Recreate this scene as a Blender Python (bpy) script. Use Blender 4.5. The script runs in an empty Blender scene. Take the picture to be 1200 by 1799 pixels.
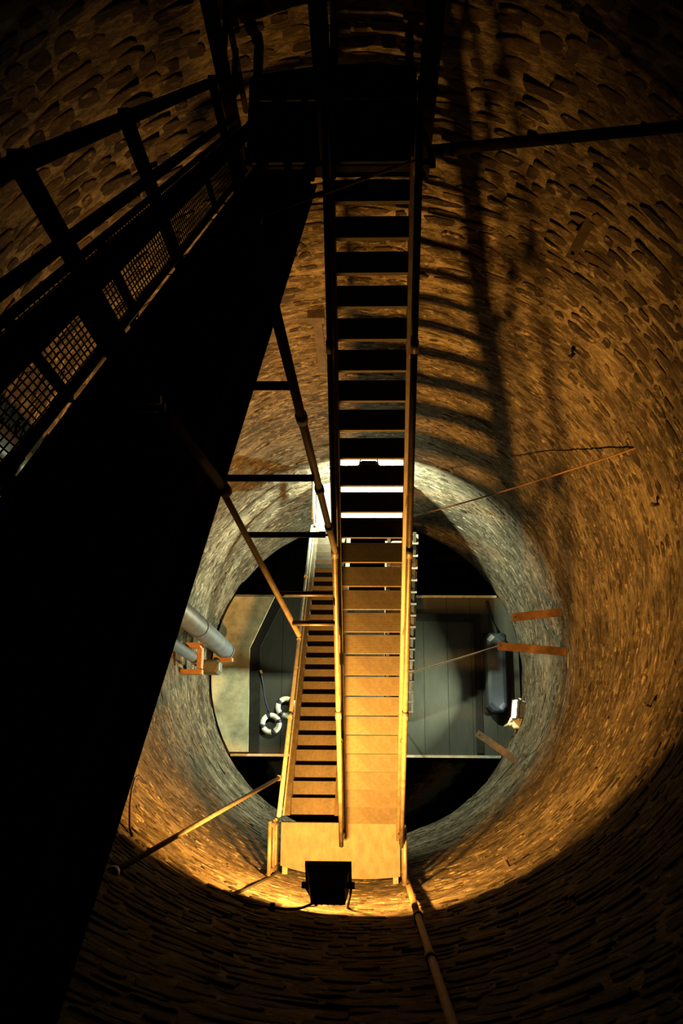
import bpy, math, random
from mathutils import Vector, Matrix, noise

random.seed(7)
scene = bpy.context.scene
col = scene.collection

# ------------------------------------------------------------------ camera
# The eye is the origin: X right, Y towards the far wall, Z up.
FPX, PITCH, YAW = 1650.0, math.radians(15.67), math.atan(50 / 1650.0)
_c, _s = math.cos(YAW), math.sin(YAW)
fw0 = Vector((0, math.sin(PITCH), -math.cos(PITCH)))
UP = Vector((0, math.cos(PITCH), math.sin(PITCH)))
FW = fw0 * _c - Vector((1, 0, 0)) * _s
RT = Vector((1, 0, 0)) * _c + fw0 * _s
cam_d = bpy.data.cameras.new('camera')
cam_d.sensor_fit = 'VERTICAL'
cam_d.sensor_height = 36.0
cam_d.lens = FPX / 1799 * 36.0
cam_d.clip_start = 0.02
cam_d.clip_end = 200
cam = bpy.data.objects.new('camera', cam_d)
col.objects.link(cam)
m3 = Matrix((RT, UP, -FW)).transposed()
cam.matrix_world = m3.to_4x4()
scene.camera = cam

# ------------------------------------------------------------------ world, exposure
w = bpy.data.worlds.new('dark_world')
scene.world = w
w.use_nodes = True
w.node_tree.nodes['Background'].inputs[0].default_value = (0.0, 0.0, 0.0, 1)
w.node_tree.nodes['Background'].inputs[1].default_value = 0.0
vs = scene.view_settings
vs.view_transform = 'Standard'
vs.look = 'None'
vs.exposure = 0.0
vs.gamma = 1.0
vs.use_curve_mapping = False

# lamps' light (the fittings themselves are built further down)
ORANGE_W, FARWHITE_W, FLOORWHITE_W = 1950.0, 1290.0, 620.0
ORANGE_C, WHITE_C = (1.0, 0.43, 0.068), (0.93, 1.0, 0.62)
ORANGE_DIR = Vector((-0.12, 1.0, -1.25))        # where the orange beam points


# ------------------------------------------------------------------ layout constants
R, CX, CY = 3.3, -0.10, 2.08            # shaft
FLOOR = -20.0
RISE, RUN, TDEP = 0.20, 0.19, 0.1885
L0, LIP0 = -6.06, 4.41                  # far upper landing
L1, LIP1 = -11.46, -0.53                # near landing
L2, LIP2 = -16.65, 4.30                 # far lower landing
LU, LIPU = -0.86, -0.53                 # landing beside the camera


def proj(p):
    d = p.dot(FW)
    return (600 + FPX * p.dot(RT) / d, 899.5 - FPX * p.dot(UP) / d, d)


# ------------------------------------------------------------------ materials
def nt(name):
    m = bpy.data.materials.new(name)
    m.use_nodes = True
    t = m.node_tree
    return m, t, t.nodes['Principled BSDF']


BOUNCE_CUT = 0.7            # scales surface colours down evenly so less light bounces


def ramp(t, fac, stops, k=BOUNCE_CUT):
    r = t.nodes.new('ShaderNodeValToRGB')
    e = r.color_ramp.elements
    while len(e) < len(stops):
        e.new(0.5)
    for el, (p, c) in zip(e, stops):
        el.position = p
        el.color = (*(v * k for v in c), 1)
    t.links.new(fac, r.inputs[0])
    return r.outputs[0]


def noise_tex(t, scale, detail=4, rough=0.6, stretch=(1, 1, 1), dist=0.0):
    tc = t.nodes.new('ShaderNodeTexCoord')
    mp = t.nodes.new('ShaderNodeMapping')
    mp.inputs['Scale'].default_value = stretch
    n = t.nodes.new('ShaderNodeTexNoise')
    n.inputs['Scale'].default_value = scale
    n.inputs['Detail'].default_value = detail
    n.inputs['Roughness'].default_value = rough
    n.inputs['Distortion'].default_value = dist
    t.links.new(tc.outputs['Object'], mp.inputs[0])
    t.links.new(mp.outputs[0], n.inputs['Vector'])
    return n.outputs['Fac']


def mathn(t, op, a, b):
    n = t.nodes.new('ShaderNodeMath')
    n.operation = op
    for i, v in enumerate((a, b)):
        if isinstance(v, (int, float)):
            n.inputs[i].default_value = v
        else:
            t.links.new(v, n.inputs[i])
    return n.outputs[0]


def mixc(t, fac, a, b, mode='MIX'):
    n = t.nodes.new('ShaderNodeMix')
    n.data_type = 'RGBA'
    n.blend_type = mode
    if isinstance(fac, (int, float)):
        n.inputs[0].default_value = fac
    else:
        t.links.new(fac, n.inputs[0])
    for i, v in ((6, a), (7, b)):
        if isinstance(v, tuple):
            n.inputs[i].default_value = (*v, 1)
        else:
            t.links.new(v, n.inputs[i])
    return n.outputs[2]


def bump(t, b, height, strength=0.5, dist=0.02):
    n = t.nodes.new('ShaderNodeBump')
    n.inputs['Strength'].default_value = strength
    n.inputs['Distance'].default_value = dist
    t.links.new(height, n.inputs['Height'])
    t.links.new(n.outputs[0], b.inputs['Normal'])


M = {}


def simple(name, c1, c2, scale=6, rough=0.6, metal=0.0, bs=0.2, bd=0.004, stretch=(1, 1, 1), spec=0.4):
    m, t, b = nt(name)
    f = noise_tex(t, scale, 5, 0.65, stretch)
    t.links.new(ramp(t, f, ((0.35, c1), (0.65, c2))), b.inputs['Base Color'])
    b.inputs['Roughness'].default_value = rough
    b.inputs['Metallic'].default_value = metal
    b.inputs['Specular IOR Level'].default_value = spec
    bump(t, b, noise_tex(t, scale * 6, 4, 0.6, stretch), bs, bd)
    M[name] = m
    return m


def make_mortar():
    m, t, b = nt('mortar')
    a = noise_tex(t, 1.1, 5, 0.6, (1, 1, 1.5))
    g = noise_tex(t, 5.0, 6, 0.72, (1, 1, 2.8), 0.7)
    f = noise_tex(t, 20, 6, 0.78, (1, 1, 2.6))
    mixf = mathn(t, 'ADD', mathn(t, 'MULTIPLY', a, 0.32), mathn(t, 'ADD', mathn(t, 'MULTIPLY', g, 0.40), mathn(t, 'MULTIPLY', f, 0.28)))
    c = ramp(t, mixf, ((0.405, (0.015, 0.012, 0.0085)), (0.47, (0.058, 0.048, 0.035)), (0.535, (0.15, 0.126, 0.094)), (0.61, (0.30, 0.258, 0.198))))
    t.links.new(c, b.inputs['Base Color'])
    b.inputs['Roughness'].default_value = 0.95
    b.inputs['Specular IOR Level'].default_value = 0.15
    h = mathn(t, 'ADD', mathn(t, 'MULTIPLY', g, 1.0), mathn(t, 'MULTIPLY', f, 0.5))
    bump(t, b, h, 0.9, 0.06)
    M['mortar'] = m


def make_stone():
    m, t, b = nt('stone')
    f = noise_tex(t, 9, 6, 0.7, (1, 1, 1.6), 0.4)
    base = ramp(t, f, ((0.3, (0.010, 0.0075, 0.0055)), (0.55, (0.026, 0.020, 0.0145)), (0.75, (0.062, 0.05, 0.036))))
    geo = t.nodes.new('ShaderNodeNewGeometry')
    obi = t.nodes.new('ShaderNodeObjectInfo')
    rnd = mathn(t, 'FRACT', mathn(t, 'ADD', geo.outputs['Random Per Island'], obi.outputs['Random']), 0)
    tint = ramp(t, rnd, ((0.0, (0.5, 0.46, 0.42)), (0.5, (1.0, 0.95, 0.9)), (1.0, (2.4, 2.2, 1.95))), 1.0)
    col_s = mixc(t, 1.0, base, tint, 'MULTIPLY')
    # mortar smeared over the faces, heavier low down where the wall was rendered over
    tc = t.nodes.new('ShaderNodeTexCoord')
    sp = t.nodes.new('ShaderNodeSeparateXYZ')
    t.links.new(tc.outputs['Object'], sp.inputs[0])
    low = t.nodes.new('ShaderNodeMapRange')
    low.inputs['From Min'].default_value = -6.0
    low.inputs['From Max'].default_value = -13.0
    low.inputs['To Min'].default_value = -0.06
    low.inputs['To Max'].default_value = 0.13
    t.links.new(sp.outputs[2], low.inputs['Value'])
    sm_ = mathn(t, 'ADD', noise_tex(t, 4.5, 6, 0.7, (1, 1, 2.0), 0.8), low.outputs[0])
    cover = ramp(t, sm_, ((0.50, (0, 0, 0)), (0.62, (1, 1, 1))), 1.0)
    g = noise_tex(t, 7, 6, 0.7, (1, 1, 1.8), 0.6)
    lime = ramp(t, g, ((0.40, (0.018, 0.0145, 0.0105)), (0.5, (0.08, 0.066, 0.049)), (0.61, (0.25, 0.215, 0.165))))
    t.links.new(mixc(t, cover, col_s, lime), b.inputs['Base Color'])
    b.inputs['Roughness'].default_value = 0.9
    b.inputs['Specular IOR Level'].default_value = 0.15
    bump(t, b, noise_tex(t, 16, 6, 0.75), 0.8, 0.04)
    M['stone'] = m


def make_ribbed():
    """ribbed steel plate: fine ridges run across the tread"""
    m, t, b = nt('ribbed_plate')
    f = noise_tex(t, 3.0, 5, 0.6)
    g = noise_tex(t, 25, 4, 0.6)
    mf = mathn(t, 'ADD', mathn(t, 'MULTIPLY', f, 0.7), mathn(t, 'MULTIPLY', g, 0.3))
    t.links.new(ramp(t, mf, ((0.3, (0.022, 0.0175, 0.012)), (0.5, (0.043, 0.035, 0.025)), (0.7, (0.07, 0.058, 0.043)))), b.inputs['Base Color'])
    b.inputs['Roughness'].default_value = 0.75
    b.inputs['Specular IOR Level'].default_value = 0.2
    tc = t.nodes.new('ShaderNodeTexCoord')
    wv = t.nodes.new('ShaderNodeTexWave')
    wv.bands_direction = 'Y'
    wv.inputs['Scale'].default_value = 30.0
    wv.inputs['Distortion'].default_value = 0.7
    wv.inputs['Detail'].default_value = 1.0
    wv.inputs['Detail Scale'].default_value = 3.0
    t.links.new(tc.outputs['Object'], wv.inputs['Vector'])
    bump(t, b, wv.outputs['Fac'], 0.45, 0.003)
    M['ribbed_plate'] = m


def make_emit(name, colr, strength):
    m, t, b = nt(name)
    b.inputs['Base Color'].default_value = (0.8, 0.8, 0.8, 1)
    b.inputs['Emission Color'].default_value = (*colr, 1)
    f = noise_tex(t, 30, 2, 0.5)
    t.links.new(mathn(t, 'MULTIPLY', mathn(t, 'ADD', f, 0.6), strength), b.inputs['Emission Strength'])
    M[name] = m


def make_water():
    m, t, b = nt('water')
    t.links.new(ramp(t, noise_tex(t, 0.6), ((0.3, (0.002, 0.003, 0.003)), (0.7, (0.004, 0.005, 0.004)))), b.inputs['Base Color'])
    b.inputs['Roughness'].default_value = 0.08
    bump(t, b, noise_tex(t, 2.5, 3), 0.15, 0.02)
    M['water'] = m


make_mortar(); make_stone(); make_ribbed(); make_water()
make_emit('orange_glass', (1.0, 0.6, 0.18), 25.0)
make_emit('white_glass', (0.92, 1.0, 0.9), 40.0)
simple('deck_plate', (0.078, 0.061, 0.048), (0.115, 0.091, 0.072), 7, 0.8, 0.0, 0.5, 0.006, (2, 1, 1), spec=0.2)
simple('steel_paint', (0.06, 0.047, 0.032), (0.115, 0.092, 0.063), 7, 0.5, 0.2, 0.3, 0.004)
simple('galvanised', (0.20, 0.195, 0.175), (0.32, 0.31, 0.285), 14, 0.4, 0.15, 0.15, 0.002)
simple('dull_tube', (0.06, 0.046, 0.031), (0.125, 0.099, 0.069), 12, 0.5, 0.3, 0.2, 0.003)
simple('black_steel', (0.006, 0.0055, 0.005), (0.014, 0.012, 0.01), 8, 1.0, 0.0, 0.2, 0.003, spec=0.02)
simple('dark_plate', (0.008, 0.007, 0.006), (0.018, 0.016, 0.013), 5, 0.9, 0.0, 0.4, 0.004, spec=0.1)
simple('wire', (0.05, 0.04, 0.03), (0.11, 0.085, 0.06), 20, 0.5, 0.5, 0.1, 0.001)
simple('rust', (0.09, 0.047, 0.024), (0.16, 0.085, 0.042), 10, 0.8, 0.1, 0.5, 0.004)
simple('dark_iron', (0.03, 0.022, 0.016), (0.07, 0.05, 0.035), 10, 0.8, 0.1, 0.5, 0.004)
simple('rubber', (0.006, 0.006, 0.006), (0.012, 0.0115, 0.011), 12, 0.8, spec=0.15)
simple('green_concrete', (0.0095, 0.0115, 0.0085), (0.018, 0.0205, 0.0155), 2.2, 0.75, 0.0, 0.3, 0.006, (4, 1, 1))
simple('cream_board', (0.15, 0.145, 0.10), (0.38, 0.37, 0.265), 1.9, 0.6, 0.0, 0.2, 0.005)
simple('pale_deck', (0.045, 0.045, 0.036), (0.085, 0.085, 0.066), 3, 0.7)
simple('edge_steel', (0.25, 0.27, 0.24), (0.4, 0.42, 0.38), 9, 0.4, 0.4)
simple('duct_grey', (0.055, 0.068, 0.095), (0.10, 0.118, 0.145), 5, 0.4, 0.2, 0.1, 0.002)
simple('bracket_orange', (0.22, 0.10, 0.03), (0.32, 0.155, 0.05), 9, 0.6, 0.1, 0.2, 0.002)
simple('pump_grey', (0.04, 0.042, 0.04), (0.07, 0.072, 0.068), 9, 0.6)
simple('tank_blue', (0.014, 0.02, 0.028), (0.026, 0.034, 0.045), 3, 0.45, 0.0, 0.1, 0.003)
simple('ring_white', (0.62, 0.62, 0.56), (0.78, 0.78, 0.72), 9, 0.5)
simple('navy_band', (0.006, 0.008, 0.022), (0.012, 0.015, 0.04), 9, 0.6)
simple('blue_rope', (0.03, 0.04, 0.12), (0.06, 0.07, 0.2), 30, 0.7)
simple('cream_paint', (0.6, 0.6, 0.48), (0.75, 0.75, 0.62), 9, 0.5)
simple('rock', (0.01, 0.009, 0.008), (0.025, 0.022, 0.02), 2, 0.95, 0.0, 0.6, 0.1)


# ------------------------------------------------------------------ mesh helpers
class MB:
    def __init__(s):
        s.v, s.f = [], []

    def quadbox(s, p):
        """8 points: 0-3 one face loop, 4-7 the opposite face loop"""
        n = len(s.v)
        s.v += [tuple(q) for q in p]
        s.f += [tuple(n + i for i in q) for q in ((3, 2, 1, 0), (4, 5, 6, 7), (0, 1, 5, 4), (1, 2, 6, 5), (2, 3, 7, 6), (3, 0, 4, 7))]

    def box(s, x0, x1, y0, y1, z0, z1):
        s.quadbox([(x0, y0, z0), (x1, y0, z0), (x1, y1, z0), (x0, y1, z0), (x0, y0, z1), (x1, y0, z1), (x1, y1, z1), (x0, y1, z1)])

    def bevbox(s, x0, x1, y0, y1, z0, z1, b):
        """box with chamfered vertical and top edges"""
        n = len(s.v)

        def ring(ins, z):
            k = b
            a0, a1, c0, c1 = x0 + ins, x1 - ins, y0 + ins, y1 - ins
            return [(a0 + k, c0, z), (a1 - k, c0, z), (a1, c0 + k, z), (a1, c1 - k, z), (a1 - k, c1, z), (a0 + k, c1, z), (a0, c1 - k, z), (a0, c0 + k, z)]
        rings = [ring(0, z0), ring(0, z1 - b), ring(b * 0.35, z1 - b * 0.35), ring(b, z1)]
        for r in rings:
            s.v += r
        for k in range(3):
            for i in range(8):
                j = (i + 1) % 8
                s.f.append((n + k * 8 + i, n + k * 8 + j, n + k * 8 + 8 + j, n + k * 8 + 8 + i))
        s.f.append(tuple(n + i for i in range(7, -1, -1)))
        s.f.append(tuple(n + 24 + i for i in range(8)))

    def slope(s, x0, x1, ya, za, yb, zb, up, down):
        """sheared bar in a vertical plane, from (ya,za) to (yb,zb)"""
        s.quadbox([(x0, ya, za - down), (x1, ya, za - down), (x1, ya, za + up), (x0, ya, za + up),
                   (x0, yb, zb - down), (x1, yb, zb - down), (x1, yb, zb + up), (x0, yb, zb + up)])

    def tube(s, pts, r, n=10, cap=True, r_end=None):
        pts = [Vector(p) for p in pts]
        base = len(s.v)
        t0 = (pts[1] - pts[0]).normalized()
        a = t0.orthogonal().normalized()
        for i, p in enumerate(pts):
            if i == 0:
                t = pts[1] - p
            elif i == len(pts) - 1:
                t = p - pts[-2]
            else:
                t = (pts[i + 1] - p).normalized() + (p - pts[i - 1]).normalized()
            t.normalize()
            a = (a - t * a.dot(t)).normalized()
            bb = t.cross(a)
            rr = r if r_end is None else r + (r_end - r) * i / (len(pts) - 1)
            for k in range(n):
                an = 2 * math.pi * k / n
                s.v.append(tuple(p + (a * math.cos(an) + bb * math.sin(an)) * rr))
        for i in range(len(pts) - 1):
            for k in range(n):
                j = (k + 1) % n
                s.f.append((base + i * n + k, base + i * n + j, base + (i + 1) * n + j, base + (i + 1) * n + k))
        if cap:
            s.f.append(tuple(base + k for k in range(n - 1, -1, -1)))
            e = base + (len(pts) - 1) * n
            s.f.append(tuple(e + k for k in range(n)))

    def prism(s, poly, z0, z1):
        n = len(s.v)
        k = len(poly)
        s.v += [(x, y, z0) for x, y in poly] + [(x, y, z1) for x, y in poly]
        s.f.append(tuple(n + i for i in range(k - 1, -1, -1)))
        s.f.append(tuple(n + k + i for i in range(k)))
        for i in range(k):
            j = (i + 1) % k
            s.f.append((n + i, n + j, n + k + j, n + k + i))

    def mesh(s, name, mat, smooth=False):
        me = bpy.data.meshes.new(name)
        me.from_pydata(s.v, [], s.f)
        me.materials.append(M[mat])
        if smooth:
            me.polygons.foreach_set('use_smooth', [len(p.vertices) == 4 for p in me.polygons])
        me.update()
        return me

    def build(s, name, mat, parent=None, smooth=False, label=None):
        o = bpy.data.objects.new(name, s.mesh(name, mat, smooth))
        col.objects.link(o)
        if parent is not None:
            o.parent = parent
            o.matrix_parent_inverse = Matrix.Translation(-parent.location)
        if label:
            o['label'] = label
        return o


def thing(name, loc, label, cat, group=None):
    o = bpy.data.objects.new(name, None)
    o.empty_display_size = 0.2
    o.location = loc
    col.objects.link(o)
    return tag(o, label, cat, group)


def tag(o, label, cat, group=None, kind=None):
    o['label'] = label
    o['category'] = cat
    if group:
        o['group'] = group
    if kind:
        o['kind'] = kind
    return o


def wall_x(y, side, r=R):
    return CX + side * math.sqrt(max(0, r * r - (y - CY) ** 2))


def wall_near(x, r=R):
    return CY - math.sqrt(r * r - (x - CX) ** 2)


def wall_far(x, r=R):
    return CY + math.sqrt(r * r - (x - CX) ** 2)


# ------------------------------------------------------------------ the shaft wall
def disp(a, z):
    x, y = math.cos(a) * R, math.sin(a) * R
    da = a - math.pi / 2                 # added bulge high on the far wall lets lamplight past the landing
    t = min(1.0, max(0.0, (z + 9.6) / 2.4))
    belly = 0.36 * math.exp(-(da / 0.55) ** 2) * t * t * (3 - 2 * t)
    return belly + 0.035 * noise.noise(Vector((x * 0.8, y * 0.8, z * 0.8))) + 0.022 * noise.noise(Vector((x * 3.1, y * 3.1, z * 3.1 + 9)))


WALL_TOP = 2.5
wb = MB()
NA, NZ = 288, 300
for iz in range(NZ + 1):
    z = WALL_TOP + (FLOOR - 0.05 - WALL_TOP) * iz / NZ
    for ia in range(NA):
        a = 2 * math.pi * ia / NA
        r = R + disp(a, z)
        wb.v.append((CX + r * math.cos(a), CY + r * math.sin(a), z))
for iz in range(NZ):
    for ia in range(NA):
        j = (ia + 1) % NA
        wb.f.append((iz * NA + ia, (iz + 1) * NA + ia, (iz + 1) * NA + j, iz * NA + j))
# outer shell and the bottom and top rims: a thick masonry ring
off = len(wb.v)
for z in (WALL_TOP, FLOOR - 0.05):
    for ia in range(NA):
        a = 2 * math.pi * ia / NA
        wb.v.append((CX + (R + 0.6) * math.cos(a), CY + (R + 0.6) * math.sin(a), z))
for ia in range(NA):
    j = (ia + 1) % NA
    wb.f.append((off + ia, off + j, off + NA + j, off + NA + ia))
    wb.f.append((ia, j, off + j, off + ia))
    wb.f.append((NZ * NA + j, NZ * NA + ia, off + NA + ia, off + NA + j))
wall = wb.build('wall_shaft', 'mortar', smooth=True)
wall['kind'] = 'structure'
wall['label'] = 'round rubble stone shaft wall with wide smeared mortar joints'

# stones bedded in the mortar, course by course
stones = []
z = 0.5
while z > FLOOR + 0.1:
    h = random.uniform(0.09, 0.19)
    s = random.uniform(0, 0.4)
    keep = 0.93 if z > -9 else (0.8 if z > -14 else 0.62)
    while s < 2 * math.pi * R - 0.2:
        ln = random.choice((random.uniform(0.1, 0.2), random.uniform(0.18, 0.36), random.uniform(0.3, 0.5)))
        if random.random() < keep:
            stones.append(((s + ln / 2) / R, z - h / 2 + random.uniform(-0.03, 0.03), ln, h * random.uniform(0.75, 1.05)))
        s += ln + random.uniform(0.0, 0.035)
    z -= h + random.uniform(0.004, 0.028)


def stone_geo(mb, st):
    a0, z0, ln, h = st
    d = R + disp(a0, z0)
    proud = random.uniform(-0.003, 0.009) if z0 > -9 else random.uniform(-0.006, 0.003)
    n = len(mb.v)
    tilt = random.uniform(-0.12, 0.12)
    out = []
    for k in range(9):
        t = 2 * math.pi * (k + random.uniform(-0.25, 0.25)) / 9
        c, s_ = math.cos(t), math.sin(t)
        e = 0.62
        u = math.copysign(abs(c) ** e, c) * ln / 2 * random.uniform(0.8, 1.14)
        v = math.copysign(abs(s_) ** e, s_) * h / 2 * random.uniform(0.72, 1.14) + u * tilt
        out.append((u, v))
    for rr, kx in ((d + 0.05, 1.06), (d - proud - 0.001, 0.98), (d - proud - 0.006, 0.86)):
        for u, v in out:
            a = a0 + u * kx / R
            mb.v.append((CX + rr * math.cos(a), CY + rr * math.sin(a), z0 + v * kx))
    for r_ in range(2):
        for k in range(9):
            j = (k + 1) % 9
            mb.f.append((n + r_ * 9 + k, n + r_ * 9 + 9 + k, n + r_ * 9 + 9 + j, n + r_ * 9 + j))
    mb.f.append(tuple(n + 18 + k for k in range(9)))


def shown(st):
    """how large the stone is in view; 0 when out of view or behind the upper flight"""
    a0, z0, ln, h = st
    p = Vector((CX + R * math.cos(a0), CY + R * math.sin(a0), z0))
    if p.dot(FW) < 0.5:
        return 0
    x, y, d = proj(p)
    if not (5 < x < 1195 and 5 < y < 1794):
        return 0
    inner = 415 - 0.771 * (y - 320)
    outer = 570 - 0.3226 * (y - 360)
    if y > 320 and inner < x < outer:
        return 0
    if 585 < x < 740 and 120 < y < 1560:
        return 0
    nrm = Vector((math.cos(a0), math.sin(a0), 0))
    return ln * h * (FPX / d) ** 2 * abs(nrm.dot(p.normalized())) * (0.3 if y > 1500 else 1)


order = sorted(range(len(stones)), key=lambda i: -shown(stones[i]))
near = set(order[:300])
rest = MB()
for i, st in enumerate(stones):
    if i in near:
        mb = MB()
        stone_geo(mb, st)
        mb.build('stone', 'stone', wall)
    else:
        stone_geo(rest, st)
ro = rest.build('stone_field', 'stone', wall)
ro['kind'] = 'stuff'

# ------------------------------------------------------------------ bottom: platform, water, cavern
FY0, FY1 = 0.39, 3.72
fl = MB()
fl.box(-3.35, 3.15, FY0 + 0.02, FY1 - 0.02, FLOOR - 0.3, FLOOR - 0.045)
floor = fl.build('floor', 'dark_plate')
floor['kind'] = 'structure'
floor['label'] = 'grey green plank platform across the bottom of the shaft'
xs = [-3.36 + 0.5 * i for i in range(14)]
for a, b in zip(xs[:-1], xs[1:]):
    a2, b2 = a + 0.004, min(b, 3.16) - 0.004

    def yr(x):
        q = R * R - (x - CX) ** 2
        q = math.sqrt(q) if q > 0 else 0.0
        return max(FY0, CY - q + 0.0), min(FY1, CY + q)
    pl = MB()
    n = 6
    lo = [(a2 + (b2 - a2) * i / n, yr(a2 + (b2 - a2) * i / n)[0]) for i in range(n + 1)]
    hi = [(a2 + (b2 - a2) * i / n, yr(a2 + (b2 - a2) * i / n)[1]) for i in range(n, -1, -1)]
    pl.prism(lo + hi, FLOOR - 0.044, FLOOR)
    pl.build('plank', 'green_concrete', floor)
for nme, y in (('trim_1', FY0), ('trim_2', FY1)):
    e = MB()
    q = math.sqrt(R * R - (y - CY) ** 2)
    e.box(CX - q + 0.05, CX + q - 0.05, y - 0.025, y + 0.025, FLOOR - 0.3, FLOOR + 0.02)
    o = e.build(nme, 'edge_steel')
    o['kind'] = 'structure'
    o['label'] = 'thin steel edging along the %s edge of the platform' % ('near' if y < 1 else 'far')
wt = MB()
wt.prism([(CX + 7 * math.cos(2 * math.pi * i / 48), CY + 7 * math.sin(2 * math.pi * i / 48)) for i in range(48)], FLOOR - 4.2, FLOOR - 4.0)
o = wt.build('water', 'water')
tag(o, 'black still water in the pit below the platform', 'water', kind='stuff')
cv = MB()
NC = 64
for zz, rr in ((FLOOR - 0.06, 3.85), (FLOOR - 1.2, 5.6), (FLOOR - 4.3, 6.6)):
    for i in range(NC):
        a = 2 * math.pi * i / NC
        r = rr + (0.2 * noise.noise(Vector((math.cos(a) * 3, math.sin(a) * 3, zz))) if zz < FLOOR - 0.5 else 0)
        cv.v.append((CX + r * math.cos(a), CY + r * math.sin(a), zz))
for k in range(2):
    for i in range(NC):
        j = (i + 1) % NC
        cv.f.append((k * NC + i, k * NC + j, (k + 1) * NC + j, (k + 1) * NC + i))
o = cv.build('wall_cavern', 'rock', smooth=True)
o['kind'] = 'structure'
o['label'] = 'dark rock flaring out under the shaft'


# ------------------------------------------------------------------ stair flights
def flight(label, treads, front, x0, x1, railL, railR, mats, up=0.05, down=0.27, tubeR=0.024, ext=(0, 0), inset=0.0):
    """treads: list of (y_front, z_top); front=+1 when the nosing looks to +Y"""
    (ya, za), (yb, zb) = treads[0], treads[-1]
    t = thing('stair_flight', ((x0 + x1) / 2, yb, min(za, zb)), label, 'stairs', 'stair flights')
    mb = MB()
    # a shared mesh for the treads: plate with a turned-down nosing
    d = -front
    prof = [(0, 0), (d * TDEP, 0), (d * TDEP, -0.03), (d * 0.012, -0.03), (d * 0.012, -0.045), (0, -0.045)]
    hx = (x1 - x0) / 2
    k = len(prof)
    mb.v = [(-hx, y, z_) for y, z_ in prof] + [(hx, y, z_) for y, z_ in prof]
    mb.f = [tuple(range(k)), tuple(range(2 * k - 1, k - 1, -1))] + [(i, i + k, (i + 1) % k + k, (i + 1) % k) for i in range(k)]
    me = mb.mesh('tread', mats[0])
    for (y, z_) in treads:
        o = bpy.data.objects.new('tread', me)
        col.objects.link(o)
        o.parent = t
        o.location = Vector(((x0 + x1) / 2, y, z_)) - t.location
    # stringers: steel channels, flanges turned outwards
    dy, dz = treads[1][0] - ya, treads[1][1] - za
    A = (ya - dy * (1 + ext[0]), za - dz * (1 + ext[0]))
    B = (yb + dy * (1 + ext[1]), zb + dz * (1 + ext[1]))
    for side, xe in ((-1, x0 + inset), (1, x1 - inset)):
        st = MB()
        a, b = sorted((xe, xe + side * 0.012))
        st.slope(a, b, *A, *B, up, down)
        a, b = sorted((xe, xe + side * 0.06))
        st.slope(a, b, *A, *B, up + 0.012, -up)
        st.slope(a, b, *A, *B, -down + 0.0, down + 0.012)
        st.build('stringer', mats[1], t)
    # railings
    for side, xe, spec in ((-1, x0 - 0.036, railL), (1, x1 + 0.036, railR)):
        if not spec:
            continue
        xe += spec.get('off', 0)
        hh = spec.get('h', 0.9)
        pa = Vector((xe, A[0], A[1] + hh))
        pb = Vector((xe, B[0], B[1] + hh))
        e0, e1 = spec.get('trim', (0, 1))
        qa, qb = pa.lerp(pb, e0), pa.lerp(pb, e1)
        h = MB()
        h.tube([qa, qb], tubeR, 12)
        hr = h.build('handrail', spec.get('mat', mats[2]), t, True)
        nj = spec.get('joints', 4)
        for j in range(1, nj):
            c = qa.lerp(qb, j / nj)
            dd = (qb - qa).normalized() * 0.05
            cb = MB()
            cb.tube([c - dd, c + dd], tubeR * 1.3, 12)
            cb.build('coupler', spec.get('mat', mats[2]), hr, True)
        if spec.get('mid', True):
            h = MB()
            mh = spec.get('midh', 0.43)
            h.tube([qa - Vector((0, 0, mh)), qb - Vector((0, 0, mh))], tubeR * 0.75, 10)
            h.build('mid_rail', spec.get('mat', mats[2]), t, True)
        np_ = spec.get('posts', 5)
        for j in range(np_):
            c = qa.lerp(qb, (j + 0.08) / (np_ - 0.84))
            h = MB()
            h.tube([c - Vector((0, 0, hh + down * 0.6)), c], tubeR * 0.9, 10)
            h.build('post', spec.get('mat', mats[2]), t, True)
    return t


# flight beside the camera, descending to the far landing (dark: nothing lights its top)
tr0 = [(LIP0 - RUN * k, L0 + RISE * k) for k in range(1, 26)]
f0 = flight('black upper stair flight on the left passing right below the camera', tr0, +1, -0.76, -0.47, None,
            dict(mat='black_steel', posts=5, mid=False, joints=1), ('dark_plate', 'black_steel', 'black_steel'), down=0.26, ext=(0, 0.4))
# its left railing: rails, posts and wire mesh
XL = -0.875
A0 = Vector((XL, LIP0 - 0.35, L0 + 0.37))
B0 = Vector((XL, -0.5, L0 + RISE * 25.8))
UPV = Vector((0, 0, 1))


def on0(y, dz):
    return Vector((XL, y, L0 + (LIP0 - y) * RISE / RUN + dz))


for hgt, r, nm in ((0.03, 0.017, 'bottom_rail'), (0.50, 0.014, 'mesh_rail'), (0.60, 0.022, 'mid_rail'), (0.96, 0.027, 'handrail')):
    b = MB()
    b.tube([on0(4.1, hgt), on0(-0.4, hgt)], r, 12)
    o = b.build(nm, 'dull_tube' if hgt < 0.1 else 'black_steel', f0, True)
    if hgt < 0.1:
        for yy in (1.36, 0.72):
            cb = MB()
            cb.tube([on0(yy + 0.03, hgt), on0(yy - 0.03, hgt)], 0.023, 12)
            cb.build('coupler', 'galvanised', o, True)
post_ys = [3.72, 2.27, 1.47, 0.67]
for y in post_ys:
    b = MB()
    b.box(XL - 0.026, XL + 0.018, y - 0.021, y + 0.021, on0(y, 0).z - 0.2, on0(y, 0).z + 0.99)
    b.build('post', 'black_steel', f0)
for y in (3.08, 1.65, 1.05):
    b = MB()
    b.box(XL - 0.012, XL + 0.012, y - 0.012, y + 0.012, on0(y, 0).z, on0(y, 0.5).z)
    b.build('mesh_stay', 'black_steel', f0)
allp = [4.1] + post_ys + [-0.3]
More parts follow.
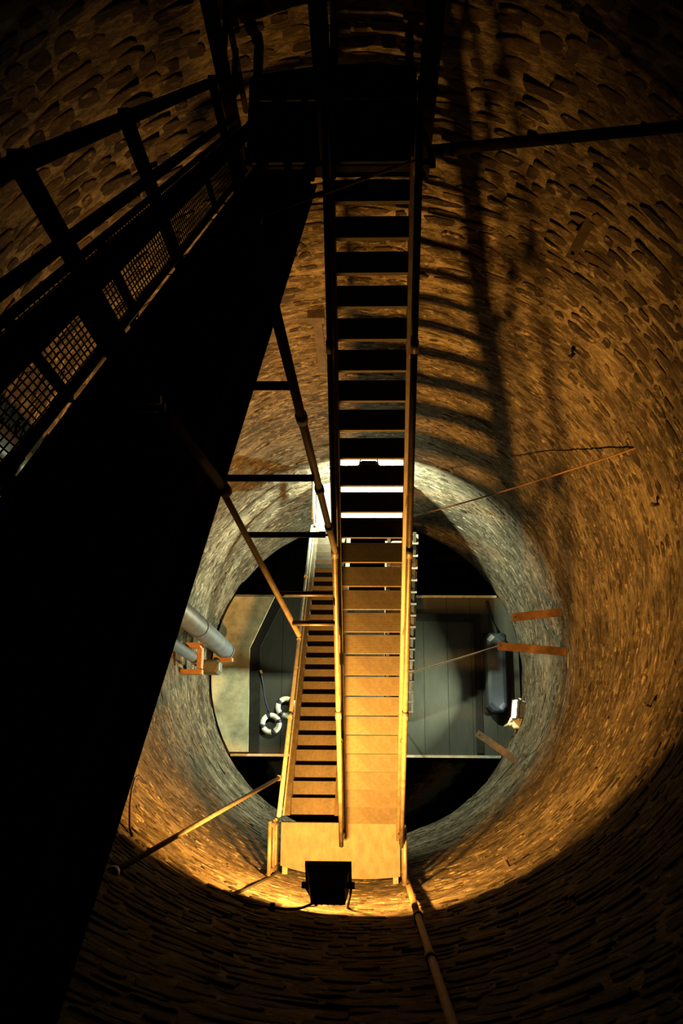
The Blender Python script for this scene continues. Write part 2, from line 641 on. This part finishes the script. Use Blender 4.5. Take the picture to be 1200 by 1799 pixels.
for ya, yb in zip(allp[:-1], allp[1:]):
    b = MB()

    def wire(p, q, r=0.0032):
        d = (q - p).normalized()
        u = Vector((1, 0, 0)) * r
        v = d.cross(Vector((1, 0, 0))).normalized() * r
        b.quadbox([p + u, p + v, p - u, p - v, q + u, q + v, q - u, q - v])
    y = ya
    while y > yb:
        wire(on0(y, 0.0), on0(y, 0.5))
        y -= 0.029
    for k in range(1, 14):
        wire(on0(ya, 0.5 * k / 14), on0(yb, 0.5 * k / 14))
    b.build('wire_mesh', 'wire', f0)
# clamp-on strut on the outer face of the right stringer
b = MB()
p, q = Vector((-0.39, 0.664, -1.66)), Vector((-0.39, 0.735, -2.40))
b.tube([p, q], 0.0125, 12)
so = b.build('hanger_tube', 'dark_iron', f0, True)
b = MB()
b.tube([q + (p - q).normalized() * 0.05, q - (p - q).normalized() * 0.02], 0.018, 12)
b.build('clamp', 'dark_iron', so, True)
for dz in (0.02, 0.06):
    b = MB()
    b.tube([p + Vector((-0.06, 0.0, dz)), p + Vector((0.005, 0.0, dz))], 0.009, 6)
    b.build('bolt', 'galvanised', so, True)

# main flight: far landing down to the near landing
tr1 = [(-0.531 + (25 - n) * RUN, -11.26 + (25 - n) * RISE) for n in range(0, 26)]
X1L, X1R = -0.268, 0.302
f1 = flight('long main stair flight in the centre with lit ribbed lower treads', tr1, -1, X1L, X1R,
            dict(mat='dull_tube', posts=6, mid=False), dict(mat='dull_tube', posts=6),
            ('ribbed_plate', 'steel_paint', 'dull_tube'), up=0.06, down=0.27)

# flight under it on the left: near landing down to the far lower landing
tr2 = [(-0.261 + m_ * RUN, -11.65 - m_ * RISE) for m_ in range(0, 24)]
f2 = flight('lower stair flight with black shadowed gaps beside a silver handrail', tr2, +1, -0.93, -0.41,
            dict(mat='galvanised', posts=6, off=-0.07, h=0.26, midh=0.13), None,
            ('ribbed_plate', 'steel_paint', 'galvanised'), up=0.07, down=0.2)

sd = MB()
sd.slope(-1.01, -0.945, tr2[0][0] - RUN, tr2[0][1] + RISE, tr2[-1][0] + RUN, tr2[-1][1] - RISE, 0.082, -0.06)
sd.build('side_plate', 'galvanised', f2)

# last flight under the main one, down to the platform
r3 = (L2 - FLOOR) / 17
tr3 = [(LIP2 - k * RUN, L2 - k * r3) for k in range(1, 17)]
f3 = flight('lowest stair flight under the main flight, only its jagged edge showing', tr3, -1, 0.28, 0.89, None, None,
            ('deck_plate', 'steel_paint', 'dull_tube'), up=-0.04, down=0.2, ext=(0, -0.2), inset=0.1)


# ------------------------------------------------------------------ landings
def arc_poly(x0, x1, yl, near_side, inset=0.03, n=10):
    f = wall_near if near_side else wall_far
    pts = [(x0 + (x1 - x0) * i / n, f(x0 + (x1 - x0) * i / n, R - inset - 0.05)) for i in range(n + 1)]
    return pts + [(x1, yl), (x0, yl)]


def clip_band(poly, ya, yb):
    out = []

    def half(pl, inside, yc):
        res = []
        for i, p in enumerate(pl):
            q = pl[(i + 1) % len(pl)]
            if inside(p):
                res.append(p)
            if inside(p) != inside(q):
                t = (yc - p[1]) / (q[1] - p[1])
                res.append((p[0] + (q[0] - p[0]) * t, yc))
        return res
    out = half(poly, lambda p: p[1] >= ya, ya)
    return half(out, lambda p: p[1] <= yb, yb) if out else out


def ccw(p):
    a = sum(p[i][0] * p[(i + 1) % len(p)][1] - p[(i + 1) % len(p)][0] * p[i][1] for i in range(len(p)))
    return p if a > 0 else p[::-1]


def landing(label, x0, x1, lip, z, near_side, cuts, mats, gap=0.004):
    ymid = (lip + (wall_near(0) if near_side else wall_far(0))) / 2
    t = thing('stair_landing', ((x0 + x1) / 2, ymid, z - 0.2), label, 'landing', 'stair landings')
    poly = arc_poly(x0, x1, lip, near_side)
    ys = sorted([lip] + list(cuts) + [wall_near(0) - 0.5 if near_side else wall_far(0) + 0.5])
    for a, b in zip(ys[:-1], ys[1:]):
        pl = clip_band(poly, a + gap, b - gap)
        if len(pl) < 3:
            continue
        m_ = MB()
        m_.prism(ccw(pl), z - 0.035, z)
        m_.build('board', mats[0], t)
    # bearers under the deck
    for xb in (x0 + 0.05, (x0 + x1) / 2, x1 - 0.05):
        m_ = MB()
        f = wall_near(xb, R) if near_side else wall_far(xb, R)
        if z == L0:
            f += 0.36
        a, b = sorted((lip + (-0.03 if near_side else 0.03), f))
        m_.box(xb - 0.03, xb + 0.03, a, b, z - 0.16, z - 0.036)
        m_.build('bearer', mats[1], t)
    m_ = MB()
    a = lip - 0.03 if near_side else lip
    m_.box(x0, x1, a, a + 0.03, z - 0.17, z - 0.036)
    m_.build('edge_beam', mats[1], t)
    return t


def guard(t, x, ya, yb, z, mat, hs=(0.9, 0.45), r=0.022, posts=(), toe=None):
    for h in hs:
        b = MB()
        b.tube([(x, ya, z + h), (x, yb, z + h)], r, 12)
        b.build('guard_rail', mat, t, True)
    for y in posts:
        b = MB()
        b.tube([(x, y, z - 0.15), (x, y, z + hs[0])], r, 12)
        b.build('post', mat, t, True)
    if toe:
        b = MB()
        b.box(x - 0.012, x + 0.012, min(ya, yb), max(ya, yb), z, z + toe)
        b.build('toe_board', mat, t)


la1 = landing('brightly lit landing where two flights meet at the near wall', -1.03, 0.345, LIP1, L1, True, (), ('deck_plate', 'steel_paint'), gap=0.0015)
guard(la1, -1.07, LIP1 + 0.05, -1.03, L1, 'dull_tube', posts=(LIP1, -1.0), toe=0.22)
guard(la1, 0.37, LIP1 + 0.02, -1.1, L1, 'dull_tube', posts=(LIP1, -1.05), toe=0.22)
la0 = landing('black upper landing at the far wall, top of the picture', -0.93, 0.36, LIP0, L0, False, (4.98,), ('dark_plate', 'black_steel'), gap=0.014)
guard(la0, -0.97, LIP0, 5.05, L0, 'black_steel', posts=(5.0,))
guard(la0, 0.40, LIP0, 5.2, L0, 'black_steel', posts=(5.15,))
la2 = landing('pale lower landing seen between the treads of the main flight', -0.99, 0.70, LIP2, L2, False, (4.75,), ('pale_deck', 'galvanised'))
guard(la2, -1.0, LIP2, 5.1, L2, 'galvanised', posts=(4.35, 5.05))
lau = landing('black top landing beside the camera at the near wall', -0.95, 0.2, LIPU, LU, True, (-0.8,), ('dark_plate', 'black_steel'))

# columns that carry the far landing from above
for x, wd, lb in ((-0.97, 0.085, 'left black column rising from the upper landing beside the mesh railing'),
                  (-0.315, 0.11, 'middle black column rising from the upper landing'),
                  (0.40, 0.10, 'right black column rising from the upper landing above the main flight')):
    t = thing('support_column', (x, LIP0 + 0.05, L0), lb, 'column', 'columns of the upper landing')
    b = MB()
    y = LIP0 + 0.06
    h = wd / 2
    for xa, xb, ya, yb in ((x - h, x + h, y - h, y - h + 0.012), (x - h, x + h, y + h - 0.012, y + h), (x - 0.008, x + 0.008, y - h + 0.012, y + h - 0.012)):
        b.box(xa, xb, ya, yb, L0 - 0.2, 0.6)
    b.build('shaft', 'black_steel', t)
    b = MB()
    b.box(x - h - 0.04, x + h + 0.04, y - h - 0.04, y + h + 0.04, L0 - 0.03, L0 + 0.012)
    b.build('base_plate', 'black_steel', t)

# ------------------------------------------------------------------ guard frame of tubes between the flights
gf = thing('guard_frame', (-0.35, 1.7, -8.3), 'frame of leaning scaffold tubes with crossbars left of the main flight', 'scaffold')
b = MB()
TA, TB = Vector((-0.300, 1.84, -7.79)), Vector((-0.400, 1.81, -2.72))
b.tube([TA, TB], 0.024, 12)
ua = b.build('upright_tube', 'dull_tube', gf, True)
for f_ in (0.36, 0.16, 0.62):
    c = TA.lerp(TB, f_)
    d = (TB - TA).normalized() * 0.05
    b = MB()
    b.tube([c - d, c + d], 0.032, 12)
    b.build('coupler', 'dull_tube', ua, True)
b = MB()
PA, PB = Vector((-0.651, 1.237, -8.569)), Vector((-0.989, 1.831, -6.105))
PC = PB + (PB - PA) * 0.72
b.tube([PA, PC], 0.024, 12)
b.build('brace_tube', 'dull_tube', gf, True)
for x0, x1, y, z in ((-1.0, -0.37, 1.83, -4.24), (-1.05, -0.35, 1.795, -5.61), (-0.95, -0.34, 1.772, -6.965), (-0.79, -0.315, 1.487, -7.88), (-0.684, -0.31, 1.292, -8.247)):
    b = MB()
    b.tube([(x0, y, z), (x1, y, z)], 0.023, 12)
    b.build('crossbar', 'dull_tube', gf, True)

# ------------------------------------------------------------------ stays, braces and wires


def rod(name, label, cat, pts, r, mat, group=None, n=12, ends=None):
    t = thing(name, tuple(pts[0]), label, cat, group)
    b = MB()
    b.tube(pts, r, n)
    b.build('shaft' if ends else 'strand', mat, t, True)
    for i, (c, size) in enumerate(ends or []):
        e = MB()
        d = (Vector(pts[1]) - Vector(pts[0])).normalized()
        e.tube([Vector(c) - d * size * 0.6, Vector(c) + d * size * 0.6], size, 10)
        e.build('anchor', mat, t, True)
    return t


rod('stay_rod', 'diagonal stay from the lit landing corner up to the left wall', 'stay', [(-1.075, -0.03, -11.6), (-1.90, -0.71, -7.25)], 0.023, 'dull_tube',
    ends=[((-1.89, -0.70, -7.32), 0.045), ((-1.08, -0.034, -11.57), 0.035)])
rod('brace_beam', 'thick black brace from the upper landing to the upper right wall', 'brace', [(0.38, 4.46, -6.0), (2.30, 4.37, -5.62)], 0.042, 'black_steel',
    ends=[((2.28, 4.37, -5.62), 0.075)])
rod('tie_rod', 'thin tie rod crossing above the top of the main flight', 'rod', [(0.38, 4.40, -6.0), (-0.395, 1.83, -2.80)], 0.011, 'dull_tube',
    ends=[((-0.39, 1.84, -2.83), 0.02)])


def sag(a, b, s, n=14):
    a, b = Vector(a), Vector(b)
    return [a.lerp(b, i / n) - Vector((0, 0, s * 4 * (i / n) * (1 - i / n))) for i in range(n + 1)]


rod('guy_wire', 'long thin guy wire from the upper right wall to behind the main flight', 'wire', sag((2.93, 3.44, -9.62), (0.06, 4.25, -16.0), 0.25), 0.011, 'rust')
rod('guy_wire', 'short guy wire from an iron bracket to the lowest flight', 'wire', sag((2.10, 2.055, -15.44), (0.52, 1.9, -19.0), 0.03), 0.013, 'rust')
pts = []
for px, py_, pz in ((-2.60, -0.02, -10.9), (-2.52, -0.05, -10.4), (-2.40, -0.17, -9.8), (-2.26, -0.29, -9.2), (-2.1, -0.46, -8.6), (-2.03, -0.51, -8.4)):
    pts.append((px, py_, pz))
rod('hanging_wire', 'thin wire dangling against the left wall beside the upper flight', 'wire', pts, 0.012, 'dark_iron')

# vertical pipe on the near wall
t = thing('wall_pipe', (0.385, -1.13, -13.5), 'vertical pipe running up the near wall right of the landing', 'pipe')
b = MB()
b.tube([(0.425, -1.125, -13.5), (0.40, -1.125, -8.5)], 0.030, 14)
b.build('pipe_length', 'rust', t, True)
b = MB()
b.tube([(0.40, -1.125, -8.5), (0.385, -1.125, -3.0), (0.37, -1.125, 1.5)], 0.027, 14)
b.build('pipe_length', 'rust', t, True)
for zz in (-11.2, -8.5, -6.6, -4.2):
    b = MB()
    b.tube([(0.402 if zz < -8 else 0.39, -1.125, zz - 0.06), (0.402 if zz < -8 else 0.39, -1.125, zz + 0.06)], 0.04, 14)
    c = b.build('pipe_collar', 'dark_iron', t, True)
    b = MB()
    b.box(0.37, 0.41, wall_near(0.39) - 0.02, -1.12, zz - 0.02, zz + 0.02)
    b.build('wall_clip', 'dark_iron', c)

# iron brackets standing out of the wall


def bracket(label, a, bq, hgt, wd, mat):
    a, bq = Vector(a), Vector(bq)
    d = (bq - a).normalized()
    a = a - d * 0.15
    s = d.cross(UPV).normalized() * wd / 2
    h = UPV * hgt / 2
    t = thing('iron_bracket', tuple(bq), label, 'bracket', 'iron brackets let into the shaft wall')
    b = MB()
    b.quadbox([a - s - h, a + s - h, a + s + h, a - s + h, bq - s - h * 0.9, bq + s - h * 0.9, bq + s + h * 0.9, bq - s + h * 0.9])
    b.build('bar', mat, t)
    b = MB()
    p = bq - d * 0.05
    b.tube([p - h * 1.4, p + h * 1.15], 0.018, 8)
    b.build('bolt', 'dark_iron', t, True)
    return t


bracket('upper of two rusty bracket bars on the right wall', (3.157, 2.613, -15.386), (2.335, 2.516, -15.386), 0.05, 0.13, 'rust')
bracket('longer rusty bracket bar on the right wall with a wire at its tip', (3.198, 1.969, -15.449), (2.094, 2.057, -15.449), 0.05, 0.13, 'rust')
bracket('slanting rusty bracket bar below the white lamp at the platform edge', (2.679, 0.301, -18.023), (1.992, 0.778, -18.023), 0.05, 0.13, 'rust')
bracket('short dark iron stub high on the right wall', (1.93, 4.72, -7.45), (1.80, 4.50, -7.62), 0.05, 0.09, 'dark_iron')
t = thing('iron_bracket', (-0.64, 5.30, -11.7), 'narrow upright iron bracket on the far wall left of the main flight', 'bracket', 'iron brackets let into the shaft wall')
b = MB()
b.box(-0.69, -0.58, 5.26, 5.40, -11.75, -10.15)
b.build('bar', 'dark_iron', t)
b = MB()
b.box(-0.74, -0.54, 5.20, 5.40, -10.2, -10.05)
b.build('head_plate', 'dark_iron', t)
# old hooks and lumps of iron in the right wall
for lb, p in (('dark iron hook on the upper right wall below the column shadow', (2.219, 4.428, -9.40)),
              ('dark iron hook on the right wall level with the thin guy wire', (3.113, 2.833, -9.77)),
              ('dark iron hook on the right wall level with the white lamp', (2.889, 0.681, -9.85)),
              ('dark iron hook low on the near right wall beside the lit patch', (1.38, -0.87, -9.95))):
    p = Vector(p)
    d = Vector((CX - p.x, CY - p.y, 0)).normalized()
    t = thing('wall_hook', tuple(p), lb, 'hook', 'iron hooks in the shaft wall')
    b = MB()
    b.tube([p - d * 0.1, p + d * 0.07, p + d * 0.11 + UPV * 0.03, p + d * 0.11 + UPV * 0.09], 0.02, 8)
    b.build('hook', 'dark_iron', t, True)
    s = d.cross(UPV) * 0.06
    b = MB()
    q = p + d * 0.012
    b.quadbox([q - s - UPV * 0.05 - d * 0.06, q + s - UPV * 0.05 - d * 0.06, q + s + UPV * 0.05 - d * 0.06, q - s + UPV * 0.05 - d * 0.06,
               q - s - UPV * 0.05, q + s - UPV * 0.05, q + s + UPV * 0.05, q - s + UPV * 0.05])
    b.build('wall_plate', 'dark_iron', t)


# ------------------------------------------------------------------ floodlights
def floodlight(label, pos, direction, wd, hg, dp, mat, glass, power, colr, bracket_to=None, bmat='dark_iron', spread=math.pi, aim=None):
    """housing tapering to the back, finned, glass front set in a rim; the light sits just in front of the glass"""
    pos = Vector(pos)
    d = Vector(direction).normalized()
    x = d.cross(UPV)
    x = x.normalized() if x.length > 1e-3 else Vector((1, 0, 0))
    u = x.cross(d).normalized()
    P = lambda a, b_, c: pos + x * a + u * b_ + d * c
    t = thing('floodlight', tuple(pos), label, 'floodlight', 'floodlights on the shaft wall')
    b = MB()
    k = 0.80
    W, H = wd / 2, hg / 2
    for (w0, h0, c0, w1, h1, c1) in ((W * k, H * k, -dp, W, H, -0.03),):
        b.quadbox([P(-w0, -h0, c0), P(w0, -h0, c0), P(w0, h0, c0), P(-w0, h0, c0), P(-w1, -h1, c1), P(w1, -h1, c1), P(w1, h1, c1), P(-w1, h1, c1)])
    ho = b.build('housing', mat, t)
    b = MB()
    tk = 0.018
    for (a0, a1, b0, b1) in ((-W - tk, W + tk, H - 0.004, H + tk), (-W - tk, W + tk, -H - tk, -H + 0.004), (-W - tk, -W + 0.004, -H, H), (W - 0.004, W + tk, -H, H)):
        b.quadbox([P(a0, b0, -0.03), P(a1, b0, -0.03), P(a1, b1, -0.03), P(a0, b1, -0.03), P(a0, b0, 0.012), P(a1, b0, 0.012), P(a1, b1, 0.012), P(a0, b1, 0.012)])
    b.build('rim', mat, t)
    for i in range(5):
        f = -0.75 + 1.5 * i / 4
        b = MB()
        a = f * W * k
        b.quadbox([P(a - 0.006, -H * k * 0.8, -dp - 0.02), P(a + 0.006, -H * k * 0.8, -dp - 0.02), P(a + 0.006, H * k * 0.8, -dp - 0.02), P(a - 0.006, H * k * 0.8, -dp - 0.02),
                   P(a - 0.006, -H * k * 0.8, -dp + 0.01), P(a + 0.006, -H * k * 0.8, -dp + 0.01), P(a + 0.006, H * k * 0.8, -dp + 0.01), P(a - 0.006, H * k * 0.8, -dp + 0.01)])
        b.build('cooling_fin', mat, ho)
    b = MB()
    b.quadbox([P(-W, -H, -0.03), P(W, -H, -0.03), P(W, H, -0.03), P(-W, H, -0.03), P(-W, -H, -0.012), P(W, -H, -0.012), P(W, H, -0.012), P(-W, H, -0.012)])
    b.build('glass', glass, t, label='glowing glass front')
    if bracket_to is not None:
        bt = Vector(bracket_to)
        for sx in (-1, 1):
            b = MB()
            b.tube([P(sx * (W + 0.02), 0, -dp * 0.5), P(sx * (W + 0.02), 0, -dp * 0.5).lerp(bt + x * sx * W * 0.8, 0.6), bt + x * sx * W * 0.8], 0.012, 8)
            b.build('yoke_arm', bmat, t, True)
        for sx in (-1, 1):
            b = MB()
            b.tube([P(sx * (W - 0.01), 0, -dp * 0.5), P(sx * (W + 0.045), 0, -dp * 0.5)], 0.03, 10)
            b.build('pivot_knob', bmat, t, True)
    ld = bpy.data.lights.new('floodlight_beam', 'AREA')
    ld.shape = 'RECTANGLE'
    ld.size, ld.size_y = wd * 0.35, hg * 0.3
    ld.energy = power
    ld.color = colr
    ld.spread = spread
    lo = bpy.data.objects.new('floodlight_beam', ld)
    col.objects.link(lo)
    if aim is not None:                     # the reflector throws the beam off the housing's axis
        la = aim.normalized()
        lx = la.cross(UPV).normalized()
        rm = Matrix((lx, lx.cross(la), -la)).transposed().to_4x4()
    else:
        rm = Matrix((x, u, -d)).transposed().to_4x4()
    rm.translation = P(0, 0, 0.02)
    lo.matrix_world = rm
    lo.parent = t
    lo.matrix_parent_inverse = Matrix.Translation(-t.location)
    return t


floodlight('black box floodlight on the near wall throwing orange light over the lit landing', (-0.355, -0.82, -8.62), (0, 1.0, -0.9), 0.36, 0.28, 0.22, 'rubber', 'orange_glass', ORANGE_W, ORANGE_C,
           bracket_to=(-0.355, -1.21, -9.6), bmat='rubber', spread=math.radians(168), aim=ORANGE_DIR)
floodlight('white floodlight hidden behind the main flight on the far wall', (-0.02, 5.12, -15.45), (0, -0.22, -1.0), 0.30, 0.2, 0.12, 'black_steel', 'white_glass', FARWHITE_W, WHITE_C,
           bracket_to=(-0.02, 5.36, -15.35))
wl = floodlight('small brilliant white floodlight low on the right wall', (2.90, 1.31, -19.3), (-1.0, 0.12, 0.2), 0.36, 0.3, 0.19, 'dark_iron', 'white_glass', FLOORWHITE_W, WHITE_C, spread=math.radians(108), aim=Vector((-1.0, 0.2, 0.34)),
                bracket_to=(3.16, 1.28, -19.4), bmat='cream_paint')
for nm, pts, r in (('cable_box', None, 0), ('conduit', [(2.80, 1.0, -19.45), (2.92, 1.06, -19.42), (3.1, 1.02, -19.42)], 0.035), ('conduit', [(2.84, 1.12, -19.38), (2.80, 1.02, -19.5), (2.74, 0.98, -19.62)], 0.03)):
    b = MB()
    if pts is None:
        b.bevbox(2.86, 3.08, 0.93, 1.13, -19.55, -19.38, 0.03)
    else:
        b.tube(pts, r, 10)
    b.build(nm, 'cream_paint', wl, pts is not None)

# cable of the orange lamp
cab = [(-0.49, -1.06, -8.66), (-0.62, -1.10, -8.62), (-0.82, -1.09, -8.58), (-1.02, -1.05, -8.52), (-1.165, -0.985, -8.45), (-1.17, -0.985, -8.55), (-1.13, -1.005, -9.1), (-1.09, -1.02, -9.8), (-1.05, -1.04, -10.6), (-1.04, -1.05, -11.3)]
cab = [Vector(p) for p in cab]
sm = []
for i in range(len(cab) - 1):
    p0, p1, p2, p3 = cab[max(i - 1, 0)], cab[i], cab[i + 1], cab[min(i + 2, len(cab) - 1)]
    for k in range(5):
        t_ = k / 5
        sm.append(0.5 * (2 * p1 + (p2 - p0) * t_ + (2 * p0 - 5 * p1 + 4 * p2 - p3) * t_ ** 2 + (3 * p1 - p0 - 3 * p2 + p3) * t_ ** 3))
sm.append(cab[-1])
t = rod('power_cable', 'black cable looping along the near wall from the orange floodlight', 'cable', sm, 0.011, 'rubber', n=8)
b = MB()
b.tube([(-0.83, -1.16, -8.58), (-0.83, -1.05, -8.58)], 0.022, 8)
b.build('cable_clip', 'rubber', t, True)

# ------------------------------------------------------------------ ducts on the left wall
t = thing('ventilation_duct', (-2.77, 2.29, -18.0), 'wide blue grey duct hanging down the left wall, cut by the upper flight', 'duct')
b = MB()
b.tube([(-2.77, 2.29, -18.0), (-2.77, 2.29, -4.0)], 0.17, 28, cap=False)
b.tube([(-2.77, 2.29, -4.0), (-2.77, 2.29, -18.0)], 0.155, 28, cap=False)
b.build('duct_tube', 'duct_grey', t, True)
for zz in (-17.9, -15.0, -11.5):
    b = MB()
    b.tube([(-2.77, 2.29, zz - 0.05), (-2.77, 2.29, zz + 0.05)], 0.183, 28)
    b.v = b.v
    b.f = b.f[:-2]
    b.build('duct_band', 'duct_grey', t, True)
t2 = thing('drain_pipe', (-3.08, 1.98, -17.0), 'narrow grey pipe beside the wide duct on the left wall', 'pipe')
b = MB()
b.tube([(-3.10, 1.97, -16.9), (-3.10, 1.97, -4.0)], 0.09, 20)
b.build('pipe_tube', 'duct_grey', t2, True)
b = MB()
b.tube([(-3.10, 1.97, -16.95), (-3.10, 1.97, -16.75)], 0.105, 20)
b.build('pipe_collar', 'duct_grey', t2, True)
t3 = thing('pipe_bracket', (-3.1, 2.1, -17.0), 'orange bracket holding the duct and pipe to the left wall', 'bracket')
for (x0, x1, y0, y1, z0, z1) in ((-3.42, -2.92, 2.10, 2.18, -16.3, -16.1), (-3.42, -3.0, 1.72, 1.80, -17.0, -16.8), (-3.02, -2.94, 1.78, 2.2, -16.6, -16.4), (-2.95, -2.6, 2.06, 2.12, -17.9, -17.7)):
    b = MB()
    b.box(x0, x1, y0, y1, z0, z1)
    b.build('bracket_plate', 'bracket_orange', t3)
b = MB()
b.bevbox(-3.12, -2.76, 1.78, 2.04, -17.6, -17.3, 0.05)
o = b.build('pump_block', 'pump_grey')
tag(o, 'dark grey block under the end of the narrow pipe', 'pump')

# ------------------------------------------------------------------ things on the platform
led = [(wall_x(FY1 - 0.03, -1, R - 0.06), FY1 - 0.03), (-2.05, FY1 - 0.03), (-2.55, 2.58), (-2.51, 0.45), (wall_x(0.45, -1, R - 0.06), 0.45)]
for i in range(1, 12):
    y = 0.45 + (FY1 - 0.03 - 0.45) * i / 12
    led.append((wall_x(y, -1, R - 0.06), y))
b = MB()
b.prism(ccw(led), FLOOR + 0.001, FLOOR + 0.12)
o = b.build('cream_ledge', 'cream_board')
tag(o, 'stained cream ledge along the left side of the platform', 'ledge')
kb = [(-2.05, FY1 - 0.05), (-2.55, 2.58), (-2.51, 0.45), (-2.30, 0.45), (-2.34, 2.62), (-1.84, FY1 - 0.05)]  # raised black strip drawn in place of a dark sunken opening
b = MB()
kb = [(x + 0.012, y) for x, y in kb]
b.prism(ccw(kb), FLOOR + 0.001, FLOOR + 0.05)
o = b.build('gutter_strip', 'rubber')
tag(o, 'black strip in place of the dark kerb bending along the cream ledge', 'gutter')


def life_ring(label, x, y, rot, tilt):
    t = thing('life_ring', (x, y, FLOOR), label, 'life ring', 'life rings on the platform')
    RR, rr = 0.17, 0.056
    rm = Matrix.Translation((x, y, FLOOR + 0.066)) @ Matrix.Rotation(rot, 4, 'Z') @ Matrix.Rotation(tilt, 4, 'X')

    def arc(a0, a1, r, n=9, m_=12, sq=0.9):
        b = MB()
        for i in range(n + 1):
            a = a0 + (a1 - a0) * i / n
            for k in range(m_):
                q = 2 * math.pi * k / m_
                rad = RR + r * math.cos(q)
                b.v.append(tuple(rm @ Vector((rad * math.cos(a), rad * math.sin(a), r * sq * math.sin(q)))))
        for i in range(n):
            for k in range(m_):
                j = (k + 1) % m_
                b.f.append((i * m_ + k, (i + 1) * m_ + k, (i + 1) * m_ + j, i * m_ + j))
        b.f.append(tuple(range(m_)))
        b.f.append(tuple(n * m_ + k for k in range(m_ - 1, -1, -1)))
        return b
    bw = 0.2
    for k in range(4):
        a = k * math.pi / 2
        arc(a + bw, a + math.pi / 2 - bw, rr).build('white_segment', 'ring_white', t, True)
        arc(a - bw, a + bw, rr + 0.003).build('band', 'navy_band', t, True, 'dark navy band')
    return t


life_ring('lower left of two white life rings, nearer the cream ledge', -2.06, 1.02, 0.3, 0.0)
life_ring('upper right of two white life rings, nearer the stairs', -1.75, 1.36, 0.95, 0.0)
pts = [(-2.30, 2.1, FLOOR + 0.085), (-2.27, 1.95, FLOOR + 0.05), (-2.23, 1.7, FLOOR + 0.016), (-2.18, 1.45, FLOOR + 0.016), (-2.13, 1.33, FLOOR + 0.016), (-2.09, 1.255, FLOOR + 0.05)]
t = rod('ring_rope', 'blue rope running from the kerb to a life ring', 'rope', pts, 0.010, 'blue_rope', n=8)
b = MB()
b.tube([(-2.31, 2.12, FLOOR + 0.085), (-2.28, 2.04, FLOOR + 0.085)], 0.03, 8)
b.build('rope_knot', 'bracket_orange', t, True)

# tank on the right
t = thing('water_tank', (2.65, 2.1, FLOOR), 'long dark blue rounded tank against the right wall of the platform', 'tank')
b = MB()
b.bevbox(2.40, 2.84, 1.27, 2.90, FLOOR + 0.03, FLOOR + 0.36, 0.10)
b.build('tank_body', 'tank_blue', t)
b = MB()
b.bevbox(2.37, 2.87, 1.24, 2.93, FLOOR, FLOOR + 0.06, 0.03)
b.build('tank_tray', 'rubber', t)
b = MB()
b.tube([(2.62, 2.65, FLOOR + 0.35), (2.62, 2.65, FLOOR + 0.39)], 0.09, 16)
b.build('tank_cap', 'tank_blue', t, True)
b = MB()
b.tube([(2.66, 2.72, FLOOR + 0.34), (2.64, 2.98, FLOOR + 0.25), (2.58, 3.2, FLOOR + 0.06), (2.55, 3.4, FLOOR + 0.04), (2.5, 3.62, FLOOR + 0.04)], 0.03, 8)
b.build('tank_hose', 'rubber', t, True)
# black cable troughs laid on the platform round the tank
for lb, q in (('black cable trough along the far edge of the platform', (0.75, 2.42, 3.18, 3.34)), ('black cable trough along the tank side', (2.20, 2.34, 0.46, 3.34))):
    b = MB()
    x0, x1, y0, y1 = q
    if y1 - y0 < 0.5:
        b.box(x0, 2.19, y0, y1, FLOOR, FLOOR + 0.035)
    else:
        b.box(x0, x1, y0, y1, FLOOR, FLOOR + 0.035)
    o = b.build('cable_trough', 'rubber')
    tag(o, lb, 'trough', 'cable troughs on the platform')
